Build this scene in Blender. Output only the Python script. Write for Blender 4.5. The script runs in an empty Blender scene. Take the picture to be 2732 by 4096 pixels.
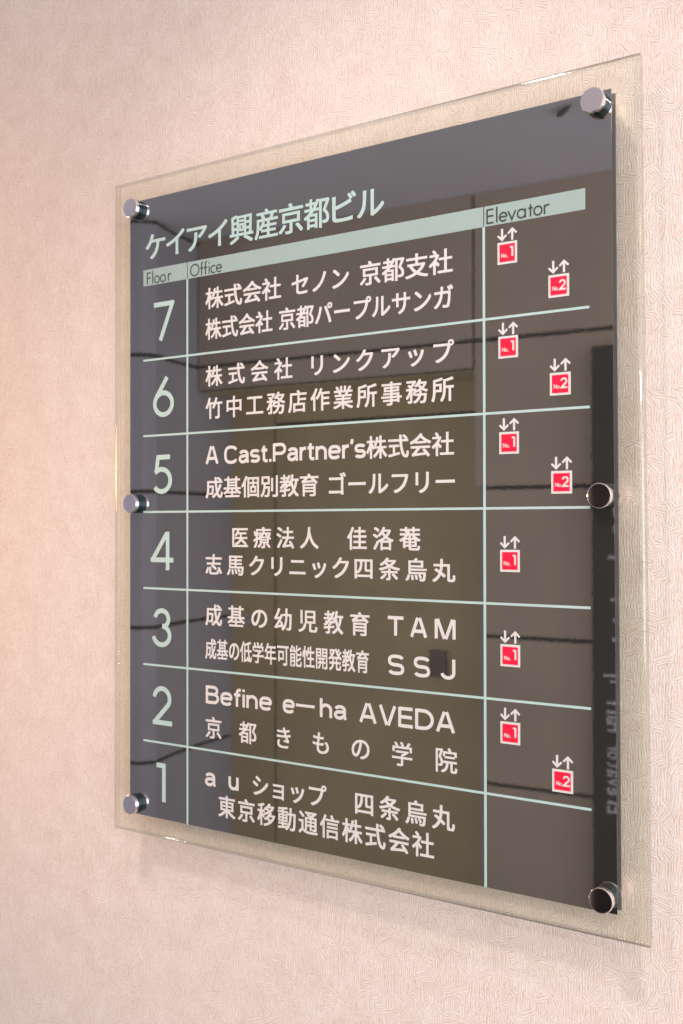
# -*- coding: utf-8 -*-
import bpy, bmesh, math, random
from mathutils import Vector, Matrix
random.seed(7)
C = bpy.context.scene.collection
SC = bpy.context.scene

# All measures below are millimetres on the sign: x to the right, y up, z out of the wall
# towards the viewer (z = 0 is the front of the acrylic).  P() turns them into world metres.
def P(x, y, z=0.0):
    return Vector((x * .001, -z * .001, y * .001))

# ------------------------------------------------------------------ camera
row0 = (0.81236498, 0.00169436, 0.58314686)
row1 = (-0.00762346, 0.99994118, 0.00771465)
row2 = (-0.58309949, -0.01071271, 0.81233012)
w = lambda r: Vector((r[0], r[2], -r[1]))
right, up, back = w(row0), -w(row1), -w(row2)
cam = bpy.data.cameras.new('camera'); co = bpy.data.objects.new('camera', cam); C.objects.link(co)
M = Matrix((right, up, back)).transposed().to_4x4()
M.translation = P(718.87, -11.71, 758.78)
co.matrix_world = M
cam.sensor_fit = 'VERTICAL'; cam.sensor_height = 36; cam.sensor_width = 24
cam.lens = 4500 / 4096 * 36
cam.clip_start = .01; cam.clip_end = 100
cam.dof.use_dof = True; cam.dof.focus_distance = .90; cam.dof.aperture_fstop = 15
SC.camera = co

# ------------------------------------------------------------------ light
SC.view_settings.view_transform = 'Standard'; SC.view_settings.look = 'None'
SC.view_settings.exposure = -.12; SC.view_settings.gamma = 1
world = bpy.data.worlds.new('World'); SC.world = world; world.use_nodes = True
bg = world.node_tree.nodes['Background']
bg.inputs[0].default_value = (.80, .86, 1.0, 1); bg.inputs[1].default_value = 1.22

def lamp(name, kind, loc, target, power, color, size=None, size_y=None, spot=None, blend=.5, radius=None):
    l = bpy.data.lights.new(name, kind); o = bpy.data.objects.new(name, l); C.objects.link(o)
    l.energy = power; l.color = color
    if size: l.shape = 'RECTANGLE' if size_y else 'DISK'; l.size = size
    if size_y: l.size_y = size_y
    if spot: l.spot_size = math.radians(spot); l.spot_blend = blend
    if radius: l.shadow_soft_size = radius
    p = P(*loc); o.location = p
    o.rotation_euler = (P(*target) - p).to_track_quat('-Z', 'Y').to_euler()
    return o
lamp('downlight', 'SPOT', (230, 1070, 660), (200, -560, -27), 60, (1, .93, .88), spot=64, blend=1, radius=.055)
lamp('daylight_opening', 'AREA', (2300, -150, 2000), (0, -100, 0), 53, (.86, .92, 1), size=1.8, size_y=2.2)
lamp('far_downlight', 'AREA', (1300, 1074, 2060), (1300, 0, 2060), 20, (1, .95, .88), size=.24)
lamp('warm_wall_lamp', 'SPOT', (-1050, 60, 620), (-360, 40, -30), 20, (1, .50, .12), spot=75, blend=1, radius=.09)
lamp('warm_downlight', 'SPOT', (950, 1060, 420), (620, 330, -30), 3.5, (1, .52, .18), spot=50, blend=1, radius=.06)

# ------------------------------------------------------------------ materials
def mat(name):
    m = bpy.data.materials.new(name); m.use_nodes = True
    nt = m.node_tree; return m, nt, nt.nodes['Principled BSDF']
def N(nt, t, **kw):
    n = nt.nodes.new(t)
    for k, v in kw.items(): setattr(n, k, v)
    return n
def math_(nt, op, a, b=None, c=None):
    n = N(nt, 'ShaderNodeMath', operation=op)
    for i, v in enumerate((a, b, c)):
        if v is None: continue
        if isinstance(v, (int, float)): n.inputs[i].default_value = v
        else: nt.links.new(v, n.inputs[i])
    return n.outputs[0]
def srgb(r, g, b):
    f = lambda c: (c / 255 / 12.92) if c / 255 <= .04045 else ((c / 255 + .055) / 1.055) ** 2.4
    return (f(r), f(g), f(b), 1)
def simple(name, col, rough=.5, metal=0, ior=1.5, noise=.04, scale=60, bump=0):
    m, nt, p = mat(name)
    tc = N(nt, 'ShaderNodeTexCoord'); nz = N(nt, 'ShaderNodeTexNoise'); nz.inputs['Scale'].default_value = scale
    nz.inputs['Detail'].default_value = 3
    nt.links.new(tc.outputs['Object'], nz.inputs['Vector'])
    mr = N(nt, 'ShaderNodeMapRange'); mr.inputs['To Min'].default_value = 1 - noise; mr.inputs['To Max'].default_value = 1 + noise
    mr.inputs['From Min'].default_value = .3; mr.inputs['From Max'].default_value = .7
    nt.links.new(nz.outputs[0], mr.inputs[0])
    mx = N(nt, 'ShaderNodeVectorMath', operation='SCALE'); mx.inputs[0].default_value = col[:3]
    nt.links.new(mr.outputs[0], mx.inputs['Scale']); nt.links.new(mx.outputs[0], p.inputs['Base Color'])
    p.inputs['Roughness'].default_value = rough; p.inputs['Metallic'].default_value = metal; p.inputs['IOR'].default_value = ior
    if bump:
        bp = N(nt, 'ShaderNodeBump'); bp.inputs['Strength'].default_value = bump; bp.inputs['Distance'].default_value = .0005
        nt.links.new(nz.outputs[0], bp.inputs['Height']); nt.links.new(bp.outputs[0], p.inputs['Normal'])
    return m

def wallpaper():
    m, nt, p = mat('embossed_wallpaper')
    L = nt.links.new
    tc = N(nt, 'ShaderNodeTexCoord')
    sep = N(nt, 'ShaderNodeSeparateXYZ'); L(tc.outputs['Object'], sep.inputs[0])
    comb = N(nt, 'ShaderNodeCombineXYZ'); L(sep.outputs['X'], comb.inputs[0]); L(sep.outputs['Z'], comb.inputs[1])
    hs, cs = [], []
    wn = N(nt, 'ShaderNodeTexNoise'); wn.inputs['Scale'].default_value = 55; wn.inputs['Detail'].default_value = 2
    L(comb.outputs[0], wn.inputs['Vector'])
    sub = N(nt, 'ShaderNodeVectorMath', operation='SUBTRACT'); L(wn.outputs['Color'], sub.inputs[0]); sub.inputs[1].default_value = (.5, .5, .5)
    scl = N(nt, 'ShaderNodeVectorMath', operation='SCALE'); L(sub.outputs[0], scl.inputs[0]); scl.inputs['Scale'].default_value = .005
    add = N(nt, 'ShaderNodeVectorMath', operation='ADD'); L(comb.outputs[0], add.inputs[0]); L(scl.outputs[0], add.inputs[1])
    for vs, freq, off in ((135, 3050, 0.),):
        vo = N(nt, 'ShaderNodeTexVoronoi', voronoi_dimensions='2D'); vo.inputs['Scale'].default_value = vs
        L(add.outputs[0], vo.inputs['Vector'])
        sc_ = N(nt, 'ShaderNodeSeparateColor'); L(vo.outputs['Color'], sc_.inputs[0])
        k = math_(nt, 'FLOOR', math_(nt, 'MULTIPLY', sc_.outputs[0], 9.99))
        # mostly upright strokes, some slanted either way, a few level ones
        ang = math_(nt, 'MULTIPLY', math_(nt, 'MAXIMUM', math_(nt, 'SUBTRACT', k, 5.0), 0.), .66)
        ang = math_(nt, 'ADD', ang, math_(nt, 'MULTIPLY', math_(nt, 'SUBTRACT', sc_.outputs[1], .5), .22))
        ca, sa = math_(nt, 'COSINE', ang), math_(nt, 'SINE', ang)
        u = math_(nt, 'ADD', math_(nt, 'MULTIPLY', sep.outputs['X'], ca), math_(nt, 'MULTIPLY', sep.outputs['Z'], sa))
        v = math_(nt, 'SUBTRACT', math_(nt, 'MULTIPLY', sep.outputs['Z'], ca), math_(nt, 'MULTIPLY', sep.outputs['X'], sa))
        cb = N(nt, 'ShaderNodeCombineXYZ'); L(u, cb.inputs[0]); L(math_(nt, 'MULTIPLY', v, .05), cb.inputs[1]); L(math_(nt, 'MULTIPLY', k, 2.3), cb.inputs[2])
        n2 = N(nt, 'ShaderNodeTexNoise'); n2.inputs['Scale'].default_value = 330; n2.inputs['Detail'].default_value = 1
        L(cb.outputs[0], n2.inputs['Vector'])
        ph = math_(nt, 'ADD', math_(nt, 'MULTIPLY', u, freq), math_(nt, 'MULTIPLY', n2.outputs[0], 8.))
        s = math_(nt, 'SINE', ph)
        cc = N(nt, 'ShaderNodeCombineXYZ'); L(math_(nt, 'MULTIPLY', u, 4.), cc.inputs[0]); L(v, cc.inputs[1]); L(math_(nt, 'MULTIPLY', k, 1.7), cc.inputs[2])
        n3 = N(nt, 'ShaderNodeTexNoise'); n3.inputs['Scale'].default_value = 190; L(cc.outputs[0], n3.inputs['Vector'])
        amp = N(nt, 'ShaderNodeMapRange'); amp.inputs['From Min'].default_value = .40; amp.inputs['From Max'].default_value = .60
        L(n3.outputs[0], amp.inputs[0])
        hs.append(math_(nt, 'MULTIPLY', s, amp.outputs[0]))
    h = hs[0]
    fine = N(nt, 'ShaderNodeTexNoise'); fine.inputs['Scale'].default_value = 900; fine.inputs['Detail'].default_value = 2
    L(comb.outputs[0], fine.inputs['Vector'])
    h = math_(nt, 'ADD', h, math_(nt, 'MULTIPLY', fine.outputs[0], 1.7))
    bp = N(nt, 'ShaderNodeBump'); bp.inputs['Strength'].default_value = WALL_BUMP; bp.inputs['Distance'].default_value = .0005
    L(h, bp.inputs['Height']); L(bp.outputs[0], p.inputs['Normal'])
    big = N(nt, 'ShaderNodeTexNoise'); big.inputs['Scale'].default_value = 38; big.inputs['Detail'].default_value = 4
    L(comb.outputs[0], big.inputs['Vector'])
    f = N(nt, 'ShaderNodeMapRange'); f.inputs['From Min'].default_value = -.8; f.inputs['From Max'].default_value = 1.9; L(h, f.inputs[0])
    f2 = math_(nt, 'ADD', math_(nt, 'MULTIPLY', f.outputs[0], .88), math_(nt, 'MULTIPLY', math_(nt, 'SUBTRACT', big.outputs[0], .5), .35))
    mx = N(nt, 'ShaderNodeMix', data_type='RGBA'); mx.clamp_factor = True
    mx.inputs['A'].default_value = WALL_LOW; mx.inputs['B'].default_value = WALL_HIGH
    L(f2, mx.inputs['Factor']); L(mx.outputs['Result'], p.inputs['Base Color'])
    p.inputs['Roughness'].default_value = .62; p.inputs['IOR'].default_value = 1.35
    return m
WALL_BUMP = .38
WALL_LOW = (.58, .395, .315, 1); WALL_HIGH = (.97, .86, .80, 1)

def clear_sheet(name='clear_acrylic', tint=(.983, .990, .950, 1), grough=.02, gadd=.04):          # flat faces of the acrylic: faint tint, mirror-like only at its surface
    m, nt, p = mat(name); nt.nodes.remove(p)
    out = nt.nodes['Material Output']
    tr = N(nt, 'ShaderNodeBsdfTransparent'); tr.inputs[0].default_value = tint
    gl = N(nt, 'ShaderNodeBsdfGlossy'); gl.inputs['Roughness'].default_value = grough
    lw = N(nt, 'ShaderNodeLayerWeight'); lw.inputs[0].default_value = .5
    f = math_(nt, 'ADD', math_(nt, 'MULTIPLY', math_(nt, 'POWER', lw.outputs['Facing'], 5.), .96), gadd)
    mx = N(nt, 'ShaderNodeMixShader'); nt.links.new(f, mx.inputs[0]); nt.links.new(tr.outputs[0], mx.inputs[1]); nt.links.new(gl.outputs[0], mx.inputs[2])
    nt.links.new(mx.outputs[0], out.inputs[0]); return m
def gloss_panel():
    m, nt, p = mat('dark_gloss_film')
    tc = N(nt, 'ShaderNodeTexCoord'); nz = N(nt, 'ShaderNodeTexNoise'); nz.inputs['Scale'].default_value = 260; nz.inputs['Detail'].default_value = 2
    nt.links.new(tc.outputs['Object'], nz.inputs['Vector'])
    bp = N(nt, 'ShaderNodeBump'); bp.inputs['Strength'].default_value = .006; bp.inputs['Distance'].default_value = .0005
    nt.links.new(nz.outputs[0], bp.inputs['Height']); nt.links.new(bp.outputs[0], p.inputs['Normal'])
    p.inputs['Base Color'].default_value = (.034, .032, .029, 1)
    sm = N(nt, 'ShaderNodeTexNoise'); sm.inputs['Scale'].default_value = 9; sm.inputs['Detail'].default_value = 5
    nt.links.new(tc.outputs['Object'], sm.inputs['Vector'])
    rr = N(nt, 'ShaderNodeMapRange'); rr.inputs['From Min'].default_value = .45; rr.inputs['From Max'].default_value = .75
    rr.inputs['To Min'].default_value = .016; rr.inputs['To Max'].default_value = .022
    nt.links.new(sm.outputs[0], rr.inputs[0]); nt.links.new(rr.outputs[0], p.inputs['Roughness'])
    p.inputs['IOR'].default_value = PANEL_IOR
    return m
PANEL_IOR = 4.0

M_wall = wallpaper()
M_clear, M_edge, M_film = clear_sheet(), clear_sheet('polished_acrylic_edge', (.91, .92, .88, 1), .045, .10), gloss_panel()
M_board = simple('grey_backing_board', (.17, .15, .16), .5)
M_mint = simple('mint_vinyl', srgb(178, 200, 193), .45, noise=.02)
M_bar = simple('mint_header_vinyl', srgb(155, 171, 165), .45, noise=.02)
M_white = simple('off_white_vinyl', srgb(216, 207, 202), .45, noise=.02)
M_dark = simple('dark_print', srgb(52, 62, 58), .5, noise=.02)
M_red = simple('red_vinyl', srgb(230, 24, 62), .4, noise=.02)
M_chrome = simple('polished_steel', (.93, .85, .84), .035, 1, noise=.03, scale=900)
M_collar = simple('dark_collar', (.03, .055, .06), .15, .6)
M_panelw = simple('opposite_wall_panel', (.58, .475, .36), .55, noise=.06, scale=3)
M_pil = simple('pilaster_panel', (.50, .49, .555), .45, noise=.05, scale=3)
M_ceil = simple('ceiling_board', (.85, .84, .91), .8, noise=.03, scale=4)
M_floor = simple('stone_floor', (.30, .28, .26), .4, noise=.15, scale=5)
M_joint = simple('dark_joint', (.02, .02, .02), .8)
M_door = simple('brown_door', (.72, .59, .31), .5, noise=.08, scale=4)
M_black = simple('black_sign_board', (.009, .009, .009), .3)
M_grey = simple('grey_lettering', (.92, .92, .95), .5)
M_switch = simple('dark_switch', (.20, .155, .12), .4)

# ------------------------------------------------------------------ helpers
def link(name, me, m, parent=None):
    o = bpy.data.objects.new(name, me); C.objects.link(o)
    for k in (m if isinstance(m, (list, tuple)) else [m]): me.materials.append(k)
    if parent: o.parent = parent
    return o
def from_bm(name, bm, m, parent=None, smooth=False):
    bmesh.ops.recalc_face_normals(bm, faces=bm.faces)
    me = bpy.data.meshes.new(name); bm.to_mesh(me); bm.free()
    if smooth:
        for p in me.polygons: p.use_smooth = True
    return link(name, me, m, parent)
def box_bm(bm, x0, x1, y0, y1, z0, z1):
    vs = [bm.verts.new(P(x, y, z)) for z in (z0, z1) for y in (y0, y1) for x in (x0, x1)]
    for f in ((0, 1, 3, 2), (4, 6, 7, 5), (0, 4, 5, 1), (2, 3, 7, 6), (0, 2, 6, 4), (1, 5, 7, 3)):
        bm.faces.new([vs[i] for i in f])
def box(name, x0, x1, y0, y1, z0, z1, m, parent=None, bevel=0):
    bm = bmesh.new(); box_bm(bm, x0, x1, y0, y1, z0, z1)
    if bevel: bmesh.ops.bevel(bm, geom=bm.edges[:], offset=bevel * .001, segments=2, affect='EDGES')
    return from_bm(name, bm, m, parent)
def empty(name, loc=(0, 0, 0)):
    o = bpy.data.objects.new(name, None); C.objects.link(o); o.location = P(*loc); o.empty_display_size = .05; return o

# ------------------------------------------------------------------ the wall with its paper
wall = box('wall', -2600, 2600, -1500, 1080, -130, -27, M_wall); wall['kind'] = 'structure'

# ------------------------------------------------------------------ the directory sign
sign = empty('directory_sign', (169, 5, -30))
sign['label'] = 'dark glossy building directory of seven floors on clear acrylic, bolted to the pink wall'
sign['category'] = 'sign'
SO = sign.location.copy()
def adopt(o, parent=None):          # keep world place, parent to the sign
    o.parent = parent or sign
    o.matrix_parent_inverse = Matrix.Translation(-SO) if (parent is None) else Matrix.Identity(4)
    return o
def sbox(name, *a, **k):
    return adopt(box(name, *a, **k))

# acrylic sheet: flat faces + wide polished bevel + sides
GX0, GX1, GY0, GY1, GT = -99, 435.5, -306.5, 319, 8.0
def acrylic():
    bm = bmesh.new()
    def ring(ins, z): return [bm.verts.new(P(x, y, z)) for x, y in ((GX0 + ins, GY0 + ins), (GX1 - ins, GY0 + ins), (GX1 - 4.5 - ins, GY1 - ins), (GX0 + 1 + ins, GY1 - ins))]
    rings = [ring(4.0, 0), ring(3.0, -.12), ring(2.0, -.5), ring(1.1, -1.1), ring(.4, -1.9), ring(0, -2.9), ring(0, -GT + 1.4), ring(.25, -GT + .6), ring(1.0, -GT + .1), ring(1.8, -GT)]
    front = bm.faces.new(rings[0]); front.material_index = 0
    backf = bm.faces.new(rings[-1][::-1]); backf.material_index = 0
    for a, b in zip(rings, rings[1:]):
        for i in range(4):
            j = (i + 1) % 4
            f = bm.faces.new((a[i], b[i], b[j], a[j])); f.material_index = 1; f.smooth = True
    return from_bm('acrylic_sheet', bm, [M_clear, M_edge])
adopt(acrylic())
def lean(o):                     # the right-hand edge leans in a little towards the top
    for v in o.data.vertices:
        if v.co.x > .35: v.co.x -= .0020 * (v.co.z + .287) / .584
    return o
PX0, PX1, PY0, PY1 = -75, 412.3, -287, 297.3
lean(sbox('printed_panel', PX0, PX1 + .6, PY0, PY1, 0.05, .40, M_film))
lean(sbox('backing_board', PX0 + .5, PX1, PY0 + .5, PY1 - .5, -GT - 1.2, -GT - .1, M_board))

# --- lettering ------------------------------------------------------
Z0 = .46
_cache = {}
def glyph(s):
    if s not in _cache:
        c = bpy.data.curves.new('glyph', 'FONT'); c.body = s; c.size = 1; c.resolution_u = 4; c.extrude = .004
        o = bpy.data.objects.new('glyph', c); C.objects.link(o)
        dg = bpy.context.evaluated_depsgraph_get(); dg.update()
        me = o.evaluated_get(dg).to_mesh()
        v = [tuple(p.co) for p in me.vertices]; f = [tuple(p.vertices) for p in me.polygons]
        bpy.data.objects.remove(o); bpy.data.curves.remove(c)
        xs = [p[0] for p in v]; ys = [p[1] for p in v]
        _cache[s] = (v, f, min(xs), max(xs), min(ys), max(ys))
    return _cache[s]
class Ink:                       # collects flat vinyl shapes in sign millimetres
    def __init__(self): self.v = []; self.f = []; self.k = 0
    def add(self, v, f):
        n = len(self.v); self.v += v; self.f += [tuple(i + n for i in q) for q in f]
    def char(self, s, ox, oy, sx, sy, bold=.012, z=Z0):
        v, f = glyph(s)[:2]
        for dx, dy in ((-1, -1), (1, -1), (1, 1), (-1, 1)) if bold else ((0, 0),):
            self.k += 1; dz = (self.k % 8) * .007
            self.add([(ox + (p[0] + dx * bold) * sx, oy + (p[1] + dy * bold * .8) * sy, z + dz + p[2] * 18) for p in v], f)
    def stroke(self, pts, wd, closed=False, z=Z0, th=.12):
        self.k += 1; z = z + (self.k % 8) * .008
        pts = [p for i, p in enumerate(pts) if i == 0 or math.dist(p, pts[i - 1]) > 1e-4]
        n = len(pts); L_, R_ = [], []
        for i in range(n):
            a = Vector(pts[i - 1]) if (i or closed) else None
            b = Vector(pts[i]); c = Vector(pts[(i + 1) % n]) if (i < n - 1 or closed) else None
            d1 = (b - a).normalized() if a is not None else None
            d2 = (c - b).normalized() if c is not None else None
            if d1 is None: d1 = d2
            if d2 is None: d2 = d1
            n1 = Vector((-d1.y, d1.x)); n2 = Vector((-d2.y, d2.x)); mm = (n1 + n2)
            mm = mm.normalized() if mm.length > 1e-6 else n1
            s = wd / 2 / max(.35, mm.dot(n1))
            L_.append(b + mm * s); R_.append(b - mm * s)
        v = [(p.x, p.y, z + h) for h in (th, 0) for q in (L_, R_) for p in q]
        f = []; m = n if closed else n - 1
        for i in range(m):
            j = (i + 1) % n
            f.append((i, n + i, n + j, j))
            f.append((i, j, 2 * n + j, 2 * n + i)); f.append((n + i, 3 * n + i, 3 * n + j, n + j))
        if not closed:
            f.append((0, 2 * n, 3 * n, n)); f.append((n - 1, 2 * n - 1, 4 * n - 1, 3 * n - 1))
        self.add(v, f)
    def build(self, name, m, label=None):
        me = bpy.data.meshes.new(name); me.from_pydata([P(*p) for p in self.v], [], self.f); me.update()
        o = link(name, me, m); adopt(o)
        if label: o['label'] = label
        return o
def row(ink, s, xl, xr, top, bot, wd=None, bold=.017):      # a run of full-width characters
    em = (top - bot) / .945; oy = bot + .088 * em
    a, b = glyph(s[0])[2] - bold, glyph(s[-1])[3] + bold
    n = len(s)
    if wd is None: wd = (xr - xl) / (n - 1 + b - a)
    o0 = xl - a * wd; p = 0 if n == 1 else ((xr - b * wd) - o0) / (n - 1)
    for i, ch in enumerate(s): ink.char(ch, o0 + i * p, oy, wd, em, bold)
def word(ink, s, xl, xr, base, cap, bold=.013, tight=0):   # a latin word fitted between xl and xr
    g = glyph(s); sx = (xr - xl) / (g[3] - g[2] + 2 * bold); sy = cap / (.70 + bold)
    ink.char(s, xl - (g[2] - bold) * sx, base + bold * .5 * sy, sx, sy, bold)

t = Ink()
for ch, a, b in (('ケ', -54.2, -28.3), ('イ', -27, -3.7), ('ア', -.6, 24.2), ('イ', 26, 49.1), ('興', 51.9, 79.4), ('産', 80.9, 107.2),
                 ('京', 108.1, 134.7), ('都', 135.6, 162.6), ('ビ', 165.4, 189.8), ('ル', 190.8, 217.6)):
    g = glyph(ch); sx = (b - a) / (g[3] - g[2] + .026)
    t.char(ch, a - (g[2] - .013) * sx, 240.6, sx, 27.6, .015)
t.build('building_name', M_mint, 'mint building name in katakana and kanji')

def office(parts, label=None):
    for p in parts:
        k = Ink()
        if p[0] == 'w': grot(k, *p[1:])
        elif p[0] == 'R':                    # widely spaced: every character a piece
            em = p[4] - p[5]; n = len(p[1]); wd = p[6]
            a, b = glyph(p[1][0])[2] - .013, glyph(p[1][-1])[3] + .013
            o0 = p[2] - a * wd; st = ((p[3] - b * wd) - o0) / (n - 1)
            for i, ch in enumerate(p[1]):
                k = Ink(); k.char(ch, o0 + i * st, p[5] + .088 * em / .945, wd, em / .945, .013)
                if i < n - 1: k.build('office_name', M_white)
        else: row(k, *p[1:])
        k.build('office_name', M_white, label)
def arc(cx, cy, rx, ry, a0, a1, n=18):
    return [(cx + rx * math.cos(math.radians(a0 + (a1 - a0) * i / n)), cy + ry * math.sin(math.radians(a0 + (a1 - a0) * i / n))) for i in range(n + 1)]
def rrect(x0, x1, y0, y1, r, a0=0, a1=360):      # squarish round counter, from angle a0 to a1
    cx, cy, rx, ry = (x0 + x1) / 2, (y0 + y1) / 2, (x1 - x0) / 2, (y1 - y0) / 2
    n = 32 if abs(a1 - a0) > 200 else 18; e = 2 / 2.7; out = []
    for i in range(n + 1):
        t_ = math.radians(a0 + (a1 - a0) * i / n); c_, s_ = math.cos(t_), math.sin(t_)
        out.append((cx + rx * math.copysign(abs(c_) ** e, c_), cy + ry * math.copysign(abs(s_) ** e, s_)))
    return out
# monoline gothic letters, cap height 16, stroke 2.1: (advance, strokes)
GX = 11.6; q_ = 1.05
SS = lambda wd, h: rrect(q_, wd - q_, h * .5 , h - q_, 2, 20, 270)[:] + rrect(q_, wd - q_, q_, h * .5, 2, 90, -160)[1:]
GROT = {
 'A': (15, [[(1.3, 0), (6.7, 16)], [(13.7, 0), (8.3, 16)], [(3.2, 4.9), (11.8, 4.9)]]),
 'B': (13, [[(q_, 0), (q_, 16)], [(q_, 16 - q_), (7.6, 16 - q_)] + arc(7.6, 11.7, 3.6, 3.25, 85, -85, 8) + [(q_, 8.5)], [(7.6, 8.5)] + arc(8, 4.75, 4, 3.7, 88, -88, 8) + [(q_, q_)]]),
 'C': (14, [rrect(q_, 13.4, q_, 16 - q_, 3, 32, 328)]),
 'D': (14.5, [[(q_, 0), (q_, 16)], [(q_, 16 - q_)] + arc(6.6, 8, 6.8, 6.95, 90, -90, 16) + [(q_, q_)]]),
 'E': (12, [[(q_, 0), (q_, 16)], [(q_, 16 - q_), (11.4, 16 - q_)], [(q_, 8.2), (10.8, 8.2)], [(q_, q_), (11.6, q_)]]),
 'J': (11, [[(9.8, 16), (9.8, 5)] + arc(5.3, 5, 4.5, 3.95, 0, -172, 12)]),
 'M': (17, [[(q_, 0), (q_, 16)], [(2.2, 16), (7.9, 0)], [(14.8, 16), (9.1, 0)], [(17 - q_, 0), (17 - q_, 16)]]),
 'P': (13, [[(q_, 0), (q_, 16)], [(q_, 16 - q_), (8, 16 - q_)] + arc(8, 11, 3.9, 3.95, 88, -88, 10) + [(q_, 7.05)]]),
 'S': (14, [SS(14, 16)]),
 'T': (13.6, [[(6.8, 0), (6.8, 15)], [(0, 16 - q_), (13.6, 16 - q_)]]),
 'V': (14.6, [[(1.3, 16), (6.7, 0)], [(13.3, 16), (7.9, 0)]]),
 'a': (10.6, [[(1.6, 8.6)] + arc(5.2, 8.0, 3.8, 2.6, 150, 0, 9) + [(9.0, 2.2), (9.7, 0)], [(9, 6.5), (4.6, 6.2)] + arc(4.2, 3.6, 3.15, 2.6, 90, 270, 8) + [(5.6, 1.0), (9, 3.4)]]),
 'e': (11.4, [rrect(q_, 10.4, q_, GX - q_, 3, 2, 325), [(1.6, 6.1), (10.9, 6.1)]]),
 'f': (6.6, [[(2.9, 0), (2.9, 12.2)] + arc(5.4, 12.4, 2.5, 2.6, 175, 88, 6) + [(6.6, 15.0)], [(.2, 10.6), (6.2, 10.6)]]),
 'h': (10.6, [[(q_, 0), (q_, 16)], [(q_, 6.5)] + arc(5.2, 6.8, 4.15, 3.75, 160, 0, 10) + [(9.35, 0)]]),
 'i': (2.1, [[(q_, 0), (q_, 11.6)], [(q_, 13.8), (q_, 16)]]),
 'n': (10.6, [[(q_, 0), (q_, 11.6)], [(q_, 6.5)] + arc(5.2, 6.8, 4.15, 3.75, 160, 0, 10) + [(9.35, 0)]]),
 'u': (10.6, [[(9.5, 0), (9.5, 11.6)], [(9.5, 5)] + arc(5.2, 4.8, 4.15, 3.75, -20, -180, 10) + [(q_, 11.6)]]),
 'r': (6, [[(q_, 0), (q_, 11.6)], [(q_, 6.5)] + arc(5, 7.2, 3.6, 3.3, 165, 92, 6) + [(6.2, 10.55)]]),
 's': (9.8, [SS(9.8, 11.6)]),
 't': (6.4, [[(2.8, 14.6), (2.8, 3)] + arc(5, 3, 2.2, 2, 180, 265, 5) + [(6.5, 1.0)], [(.1, 10.6), (6.2, 10.6)]]),
 '.': (2.6, [[(1.3, 0), (1.3, 2.4)]]),
 '’': (2.4, [[(1.5, 16.2), (1.5, 14), (.5, 12.0)]])}
def grot(ink, s, xl, xr, base, cap, bold=0):
    adv = sum(GROT[c][0] for c in s); gap = 1.6 if len(s) > 1 else 0
    tot = adv + gap * (len(s) - 1); kx = (xr - xl) / tot; ky = cap / 16; x = xl
    for c in s:
        for st in GROT[c][1]:
            ink.stroke([(x + p[0] * kx, base + p[1] * ky) for p in st], 2.75)
        x += (GROT[c][0] + gap) * kx
T7a = (203, 183.6); T7b = (174.9, 155.8)
office([('r', '株式会社', 22.5, 110.6, *T7a), ('r', 'セノン', 122.2, 182.4, *T7a), ('r', '京都支社', 193.5, 281.3, *T7a)])
office([('r', '株式会社', 22.5, 101, *T7b), ('r', '京都パープルサンガ', 108.2, 281.5, *T7b)])
office([('r', '株式会社', 22.6, 123, 132, 113.3, 20.8), ('r', 'リンクアップ', 143.3, 282.2, 132, 113.3, 21)])
office([('r', '竹中工務店作業所事務所', 22.6, 282, 103, 83.8, 21)])
office([('w', 'A', 22.6, 38.3, 43, 15.9), ('w', 'Cast.Partner’s', 45.4, 198.9, 42.6, 15.6), ('r', '株式会社', 199.7, 282, 60, 41.4)])
office([('r', '成基個別教育', 22.6, 150.7, 31, 12), ('r', 'ゴールフリー', 161.5, 282.6, 31, 12)])
office([('r', '医療法人', 54.7, 150.7, -14, -32.6, 20.6), ('r', '佳洛菴', 180.3, 251.4, -14, -32.8, 20.6)])
office([('r', '志馬', 22.5, 67.9, -38.6, -57.2, 21.2), ('r', 'クリニック', 74.2, 182, -38.6, -57.2, 21), ('r', '四条烏丸', 187.7, 282.8, -38.8, -57, 21)])
office([('r', '成基の幼児教育', 22.2, 202.4, -84, -103.2, 21), ('w', 'T', 220.3, 235.2, -101.2, 15.3), ('w', 'A', 241.4, 257.4, -101.2, 15.3), ('w', 'M', 264.4, 282.7, -101.2, 15.3)])
office([('r', '成基の低学年可能性開発教育', 22.2, 201.8, -115.1, -133.4), ('w', 'S', 220.7, 235.5, -132.3, 15.6), ('w', 'S', 245.2, 259.5, -132.3, 15.6), ('w', 'J', 269.7, 282.6, -132.3, 15.6)])
office([('w', 'Befine', 22.8, 99.9, -173.6, 15.8), ('w', 'e', 112.3, 124.9, -173.6, 15.8), ('r', 'ー', 126.4, 150.4, -156.2, -175.5, 24), ('w', 'ha', 152, 179.3, -173.6, 15.8), ('w', 'AVEDA', 192, 282.4, -173.6, 15.8)])
office([('R', '京都きもの学院', 22.5, 284, -185.6, -205, 21)])
office([('w', 'a', 21.8, 34.6, -248, 16), ('w', 'u', 50.3, 61.6, -248, 16), ('r', 'ショップ', 78.2, 158.5, -230.4, -249.6, 20.6), ('r', '四条烏丸', 187.8, 281.8, -230.4, -249.6, 21)])
office([('r', '東京移動通信株式会社', 38, 263.1, -254.2, -274, 21)])

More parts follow.
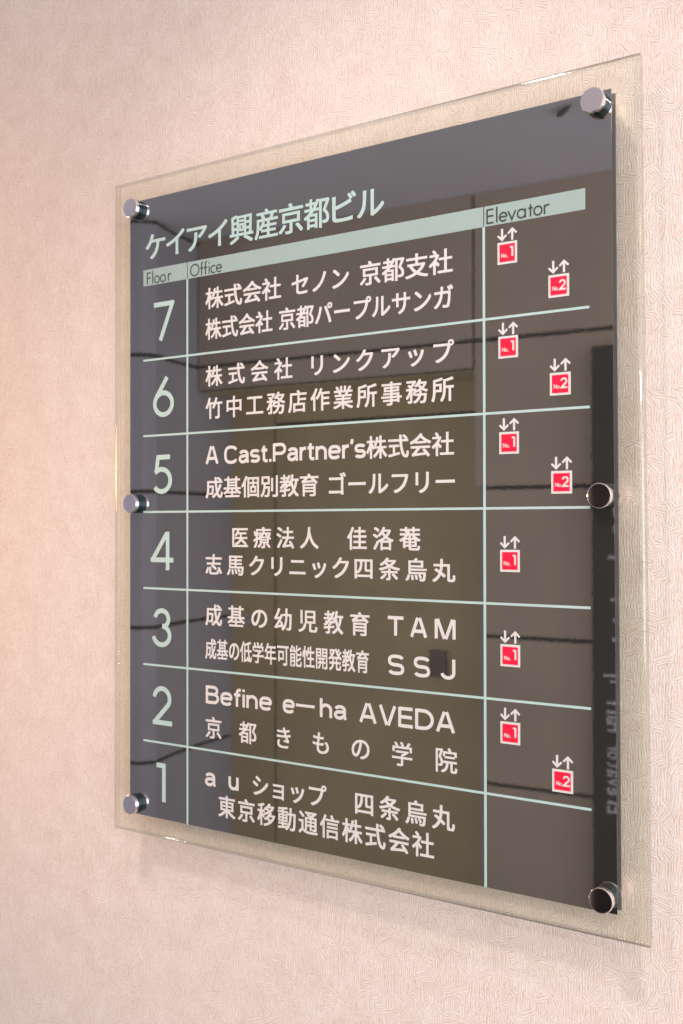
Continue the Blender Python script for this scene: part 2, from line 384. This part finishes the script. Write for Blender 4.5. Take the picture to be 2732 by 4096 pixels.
# --- geometric sans drawn from strokes: units of mm, origin at the baseline
def arc(cx, cy, rx, ry, a0, a1, n=18):
    return [(cx + rx * math.cos(math.radians(a0 + (a1 - a0) * i / n)), cy + ry * math.sin(math.radians(a0 + (a1 - a0) * i / n))) for i in range(n + 1)]
H = 36.0
DIG = {
 '7': [[(0, H - 2.1), (22.6, H - 2.1)], [(25.0, H), (8.4, 0)]],
 '6': [arc(13.35, 12.2, 11.3, 10.2, 0, 360, 36)[:-1], [(3.9, 18.2), (18.2, H + .8)]],
 '5': [[(22.4, H - 2.0), (7.0, H - 2.0), (4.6, 19.2)], arc(11.6, 12.2, 11.2, 10.4, 138, -142, 26)],
 '4': [[(22.0, H), (22.0, 0)], [(0, 9.6), (29.4, 9.6)], [(2.2, 9.3), (20.9, H - 1.6)]],
 '3': [arc(12.3, 26.3, 8.6, 7.6, 172, -82, 20), arc(12.0, 10.8, 10.4, 8.8, 86, -172, 24)],
 '2': [arc(12.7, 24.3, 9.9, 9.6, 172, -30, 18) + [(4.4, 3.2)], [(.8, 2.0), (25.8, 2.0)]],
 '1': [[(9.9, H), (9.9, 0)], [(.4, H - 2.2), (9.0, H - 2.2)]]}
def digit(ink, d, x, y, s=1., wd=4.5, z=Z0):
    for st in DIG[d]:
        closed = d == '6' and len(st) > 20
        ink.stroke([(x + p[0] * s, y + p[1] * s) for p in st], wd, closed, z)
for d, x, y in (('7', -43, 161.1), ('6', -44, 89.2), ('5', -44.6, 17.3), ('4', -47.2, -54.6), ('3', -45, -126.4), ('2', -45.3, -199.2), ('1', -39.9, -271)):
    k = Ink(); digit(k, d, x, y); k.build('floor_number', M_mint)

XH = 6.9; CH = 11.2
LET = {
 'F': (5.2, [[(.5, 0), (.5, CH)], [(.5, CH - .5), (5.2, CH - .5)], [(.5, 5.9), (4.9, 5.9)]]),
 'E': (6.2, [[(.5, 0), (.5, CH)], [(.5, CH - .5), (6, CH - .5)], [(.5, 5.8), (5.8, 5.8)], [(.5, .5), (6, .5)]]),
 'N': (8, [[(.5, 0), (.5, CH)], [(.6, CH - .3), (7.4, .4)], [(7.5, 0), (7.5, CH)]]),
 'l': (1, [[(.5, 0), (.5, CH + .8)]]), 'i': (1, [[(.5, 0), (.5, XH)], [(.5, 9.2), (.5, 10.4)]]),
 'o': (7.4, [arc(3.7, XH / 2, 3.2, 3.2, 0, 345, 23)]), 'O': (11.4, [arc(5.7, CH / 2, 5.2, 5.2, 0, 348, 29)]),
 'r': (3.6, [[(.5, 0), (.5, XH)], arc(3.1, 4.0, 2.6, 2.6, 160, 60, 6)]),
 'f': (4, [[(1.8, 0), (1.8, 9.6)] + arc(3.4, 9.6, 1.6, 2.0, 170, 80, 6), [(.2, XH - .6), (4, XH - .6)]]),
 'c': (6.2, [arc(3.7, XH / 2, 3.2, 3.2, 50, 310, 18)]),
 'e': (7.2, [arc(3.6, XH / 2, 3.1, 3.2, 0, 320, 20), [(.6, XH / 2 + .1), (6.9, XH / 2 + .1)]]),
 'v': (7, [[(.4, XH), (3.5, .4), (6.6, XH)]]),
 'a': (7.4, [arc(3.7, XH / 2, 3.2, 3.2, 0, 345, 23), [(6.9, 0), (6.9, XH)]]),
 't': (3.6, [[(1.8, 0), (1.8, 9.2)], [(0, XH - .5), (3.6, XH - .5)]]),
 ',': (1, [[(.9, 1.2), (.3, -1.4)]])}
def letters(ink, spec, y, wd, s=1., z=Z0):
    for ch, x in spec:
        closed_chars = 'oOa'
        for i, st in enumerate(LET[ch][1]):
            ink.stroke([(x + p[0] * s, y + p[1] * s) for p in st], wd, ch in closed_chars and i == 0, z)

# header bar, in three fields, and its words
def plate(ink, x0, x1, y0, y1, z=Z0):
    ink.k = 0; ink.stroke([(x0, (y0 + y1) / 2), (x1, (y0 + y1) / 2)], y1 - y0, z=z)
for x0, x1 in ((-57, -.45), (.45, 308.1), (308.95, 391)):
    k = Ink(); plate(k, x0, x1, 214.5, 229.9); k.build('header_bar', M_bar)
ZB = Z0 + .16
k = Ink(); letters(k, (('F', -52.2), ('l', -44.9), ('o', -42.6), ('o', -34.6), ('r', -24.6)), 215.8, 1.15, z=ZB); k.build('header_word', M_dark)
k = Ink(); letters(k, (('O', 3.8), ('f', 16.1), ('f', 20.8), ('i', 26.7), ('c', 28.9), ('e', 35.5)), 215.9, 1.2, z=ZB); k.build('header_word', M_dark)
k = Ink(); letters(k, (('E', 311), ('l', 319.3), ('e', 321.6), ('v', 328.9), ('a', 336.6), ('t', 346), ('o', 350.1), ('r', 358.6)), 216.2, 1.25, z=ZB); k.build('header_word', M_dark)
# rules
for i, y in enumerate((143.8, 72, 0, -72, -144, -216)):
    k = Ink(); plate(k, -57, 393.8, y - .95, y + .95); k.build('dividing_line', M_mint)
for x in (0, 308.5):
    k = Ink(); plate(k, x - 1.05, x + 1.05, -287.0, 214.45, z=Z0 + .02); k.build('dividing_line', M_mint)

# elevator badges with their arrows
for num, x, y in ((1, 320.2, 200.4), (1, 320.7, 129.4), (1, 321.2, 57.3), (1, 321.6, -31.2), (1, 321.6, -102.1), (1, 321.4, -160),
                  (2, 361.9, 170.4), (2, 362.8, 98.6), (2, 363.6, 26.8), (2, 363.5, -190.3)):
    k = Ink(); plate(k, x, x + 16.4, y - 16.6, y)
    b = k.build('elevator_badge', M_white, 'badge for elevator No. %d' % num)
    def sub(ink, name, m):
        o = ink.build(name, m); o.matrix_parent_inverse = Matrix.Identity(4); o.parent = b
        return o
    k = Ink(); plate(k, x + 1.75, x + 14.6, y - 14.9, y - 1.75, z=ZB); sub(k, 'red_field', M_red)
    k = Ink(); letters(k, (('N', x + 3.3), ('o', x + 5.7), (',', x + 8.3)), y - 11.6, .5, .27, z=ZB + .15)
    sc = .205
    if num == 1: digit(k, '1', x + 10.6, y - 11.3, sc, 1.45, z=ZB + .15)
    else: digit(k, '2', x + 8.6, y - 11.6, sc, 1.35, z=ZB + .15)
    sub(k, 'badge_number', M_white)
    for dx, sgn in ((3.9, -1), (12.4, 1)):
        k = Ink(); cy = y + 5.6; tip = cy + sgn * 4.7
        k.stroke([(x + dx, cy - sgn * 4.7), (x + dx, tip - sgn * 1.0)], 1.75)
        k.stroke([(x + dx - 3.6, tip - sgn * 4.4), (x + dx, tip - sgn * 1.0), (x + dx + 3.6, tip - sgn * 4.4)], 1.55)
        sub(k, 'arrow', M_white)

# standoff bolts
def lathe(name, prof, m, parent=None, n=48):
    bm = bmesh.new(); rings = []
    for r, z in prof:
        if r < 1e-6: rings.append([bm.verts.new((0, -z * .001, 0))])
        else: rings.append([bm.verts.new((r * .001 * math.cos(2 * math.pi * i / n), -z * .001, r * .001 * math.sin(2 * math.pi * i / n))) for i in range(n)])
    for a, b in zip(rings, rings[1:]):
        for i in range(n):
            j = (i + 1) % n
            if len(a) == 1: bm.faces.new((a[0], b[i], b[j]))
            elif len(b) == 1: bm.faces.new((a[i], b[0], a[j]))
            else: bm.faces.new((a[i], b[i], b[j], a[j]))
    o = from_bm(name, bm, m, parent, True)
    try: o.data.set_sharp_from_angle(angle=math.radians(12))
    except Exception: pass
    return o
cap = lathe('standoff_cap', [(8.3, 5.5), (9.15, 5.7), (9.2, 8.3), (9.1, 8.75), (8.85, 9.1), (8.45, 9.25), (0, 9.25)], M_chrome)
col = lathe('collar', [(8.6, .5), (8.9, .7), (8.9, 5.0), (8.4, 5.4), (7.0, 5.45)], M_collar, cap)
spc = lathe('spacer', [(0, -27), (7.5, -27), (7.5, -GT - 2.3), (0, -GT - 2.3)], M_chrome, cap)
caps = [(-66.5, 289.3), (-67, 8), (-67, -277), (400, 289), (404, 8), (404, -276.6)]
for i, (x, y) in enumerate(caps):
    if i == 0: o, kids = cap, [col, spc]
    else:
        o = cap.copy(); C.objects.link(o); kids = []
        for ch in (col, spc):
            c2 = ch.copy(); C.objects.link(c2); c2.parent = o; kids.append(c2)
    o.location = P(x, y, 0); adopt(o)

# ------------------------------------------------------------------ the lobby the sign mirrors
def PY(x): return 2446 + (x + 2210) * .0638          # distance of the opposite wall
def slab(name, x0, x1, y0, y1, dz0, dz1, m, parent=None):   # piece lying along the slightly turned wall
    bm = bmesh.new()
    vs = [bm.verts.new(P(x, y, PY(x) + dz)) for dz in (dz0, dz1) for y in (y0, y1) for x in (x0, x1)]
    for f in ((0, 1, 3, 2), (4, 6, 7, 5), (0, 4, 5, 1), (2, 3, 7, 6), (0, 2, 6, 4), (1, 5, 7, 3)): bm.faces.new([vs[i] for i in f])
    return from_bm(name, bm, m, parent)
FL, CE = -1500, 1082
opp = slab('opposite_wall', -2290, 2600, 500, CE, 22, 200, M_joint); opp['kind'] = 'structure'
G = 7
ys = [FL, -862, -380, 106, 594, CE]
for a, b in zip(ys, ys[1:]):
    if b > 600: rows = [(a + G, b - 1)]
    elif a < 500 < b: rows = [(a + G, b - G)]
    else: rows = [(a + G, b - G)]
    for y0, y1 in rows:
        slab('wall_panel', -1064 if y1 < 500 else -1088, -90, y0, y1, 0, 20, M_panelw, opp)
        slab('wall_panel', -76, 1000, y0, y1, 0, 20, M_panelw, opp)
        slab('wall_panel', 1014, 2600, y0, y1, 0, 20, M_panelw, opp)
slab('wall_panel', -2255, -1100, 594 + G, CE - 1, 0, 20, M_panelw, opp)
slab('wall_panel', -2255, -1100, 505, 594 - G, 0, 20, M_panelw, opp)
slab('wall_core', -1064, 2600, FL, 500, 22, 200, M_joint, opp)
# door recess
slab('soffit', -2290, -1060, 497, 500, 22, 260, M_door, opp)
slab('recess_jamb', -1084, -1064, FL, 497, 22, 210, M_pil, opp)
rec = slab('recess_wall', -2400, -1010, FL, 700, 262, 300, M_joint); rec['kind'] = 'structure'
slab('side_panel', -2330, -2085, FL, 497, 235, 260, M_door, rec)
slab('over_panel', -2072, -1084, 388, 497, 235, 260, M_door, rec)
door = slab('brown_door', -2072, -1084, FL + 8, 374, 235, 262, M_door)
door['label'] = 'brown door with a round knob, mirrored in the middle of the dark directory'; door['category'] = 'door'
kn = lathe('door_knob', [(0, 0), (8, 0), (8, 24), (20, 34), (24, 48), (19, 60), (0, 64)], M_chrome, door)
kn.matrix_parent_inverse = Matrix.Identity(4); kn.location = P(-2170, -385, PY(-2170) + 235); kn.rotation_euler = (0, 0, math.pi)
sw = slab('switch_plate', -1390, -1325, -562, -465, 222, 234, M_switch)
sw['label'] = 'small dark switch plate mirrored beside the letter J of the directory'; sw['category'] = 'switch'
# pilaster at the left with a rounded corner
def pilaster():
    pts = [(-2300, 2720), (-2262, 2440), (-2222, 2270), (-2172, 2130)]
    pts += [(-2172 - 45 * (1 - math.cos(a)) - 12, 2130 - 62 * math.sin(a)) for a in (.4, .8, 1.2, 1.57)]
    pts += [(-3400, 2062)]
    root = None
    for n, (a, b) in enumerate(zip([FL] + ys[1:-1], ys[1:])):
        bm = bmesh.new(); lo, hi = a + G, b - (G if b < CE else 16)
        vv = [[bm.verts.new(P(x, y, z)) for x, z in pts] for y in (lo, hi)]
        for i in range(len(pts) - 1): bm.faces.new((vv[0][i], vv[0][i + 1], vv[1][i + 1], vv[1][i]))
        ends = [[bm.verts.new(P(x - (12 if i < 4 else 0), y, z + (12 if i > 3 else 0))) for i, (x, z) in enumerate(pts)] for y in (lo, hi)]
        for k in (0, 1):
            for i in range(len(pts) - 1): bm.faces.new((vv[k][i], vv[k][i + 1], ends[k][i + 1], ends[k][i]))
        o = from_bm('wall_panel', bm, M_pil)
        for p_ in o.data.polygons: p_.use_smooth = False
        if root is None:
            bm = bmesh.new()
            vv = [[bm.verts.new(P(x - 14, y, z + 14)) for x, z in pts] for y in (FL, CE)]
            for i in range(len(pts) - 1): bm.faces.new((vv[0][i], vv[0][i + 1], vv[1][i + 1], vv[1][i]))
            root = from_bm('pilaster', bm, M_joint); root['kind'] = 'structure'
        o.parent = root
pilaster()
ce = box('ceiling', -3400, 2600, CE, CE + 60, -30, 2900, M_ceil); ce['kind'] = 'structure'
fl = box('floor', -3400, 2600, FL - 60, FL, -30, 2900, M_floor); fl['kind'] = 'structure'

# black hall sign
hs = slab('hall_sign', -676, 150, -1495, 535, -34, -4, M_black)
hs['label'] = 'tall black hall sign with upright lettering, mirrored at the right end of the directory'; hs['category'] = 'wall sign'
def wall_text(s, x, y0, y1, size, name):
    g = glyph(s); L_ = g[3] - g[2]; sy = (y1 - y0) / L_
    v = [P(x + p[1] * size, y0 + (p[0] - g[2]) * sy, PY(x) - 36 + p[2] * 60) for p in g[0]]
    me = bpy.data.meshes.new(name); me.from_pydata(v, [], g[1]); me.update()
    o = link(name, me, M_grey, hs); return o
n_ = 0
for i, ch in enumerate('Elevator Hall'):
    if ch == ' ': continue
    ya = -893 + i * 27.6; wd_ = {'l': 7, 't': 15, 'r': 15, 'E': 22, 'H': 26}.get(ch, 22)
    wall_text(ch, -630, ya, ya + wd_, 74, 'hall_letter')
bm = bmesh.new()
for (x, y, wd_, h) in ((-625, -120, 45, 10), (-618, -248, 34, 9), (-610, -310, 24, 8), (-612, -372, 30, 12), (-640, -480, 60, 9), (-620, -497, 40, 8)):
    for j in range(int(wd_ / 7)):
        vs = [bm.verts.new(P(x + j * 7 + a, y + b, PY(x) - 36)) for a, b in ((0, 0), (5, 0), (5, h), (0, h))]; bm.faces.new(vs)
o = from_bm('floor_list', bm, M_grey, hs); o['kind'] = 'stuff'
bm = bmesh.new()
box_bm(bm, -606, -600, 8, 62, PY(-600) - 37, PY(-600) - 36); o = from_bm('floor_symbol', bm, M_grey, hs); bm = bmesh.new()
box_bm(bm, -606, -560, 8, 16, PY(-600) - 37.5, PY(-600) - 36.5); o = from_bm('floor_symbol', bm, M_grey, hs); bm = bmesh.new()
box_bm(bm, -606, -592, -42, -16, PY(-600) - 37, PY(-600) - 36); o = from_bm('floor_symbol', bm, M_grey, hs); bm = bmesh.new(); box_bm(bm, -600, -594, 92, 130, PY(-600) - 37, PY(-600) - 36)
o = from_bm('floor_symbol', bm, M_grey, hs)

# a short dark curved fitting under the ceiling
bm = bmesh.new(); pts = [(-557 + 67 * k / 8 - 7 * math.sin(math.pi * k / 8), 2009 - 60 * k / 8 + 5 * math.sin(math.pi * k / 8)) for k in range(9)]; prev = None
for i, (x, z) in enumerate(pts):
    r = 1.5 + 5.5 * math.sin(math.pi * (i + .3) / 8.6); cx_, cz_ = .67, .74
    ring_ = [bm.verts.new(P(x + cx_ * r * math.cos(a), CE - 8 + r * math.sin(a), z + cz_ * r * math.cos(a))) for a in [k * math.pi / 4 for k in range(8)]]
    if prev:
        for k in range(8): bm.faces.new((prev[k], prev[(k + 1) % 8], ring_[(k + 1) % 8], ring_[k]))
    else: bm.faces.new(ring_)
    prev = ring_
bm.faces.new(prev[::-1])
o = from_bm('ceiling_hook', bm, M_joint)
o['label'] = 'short dark curved fitting under the ceiling, mirrored beside the upper right bolt'; o['category'] = 'hook'
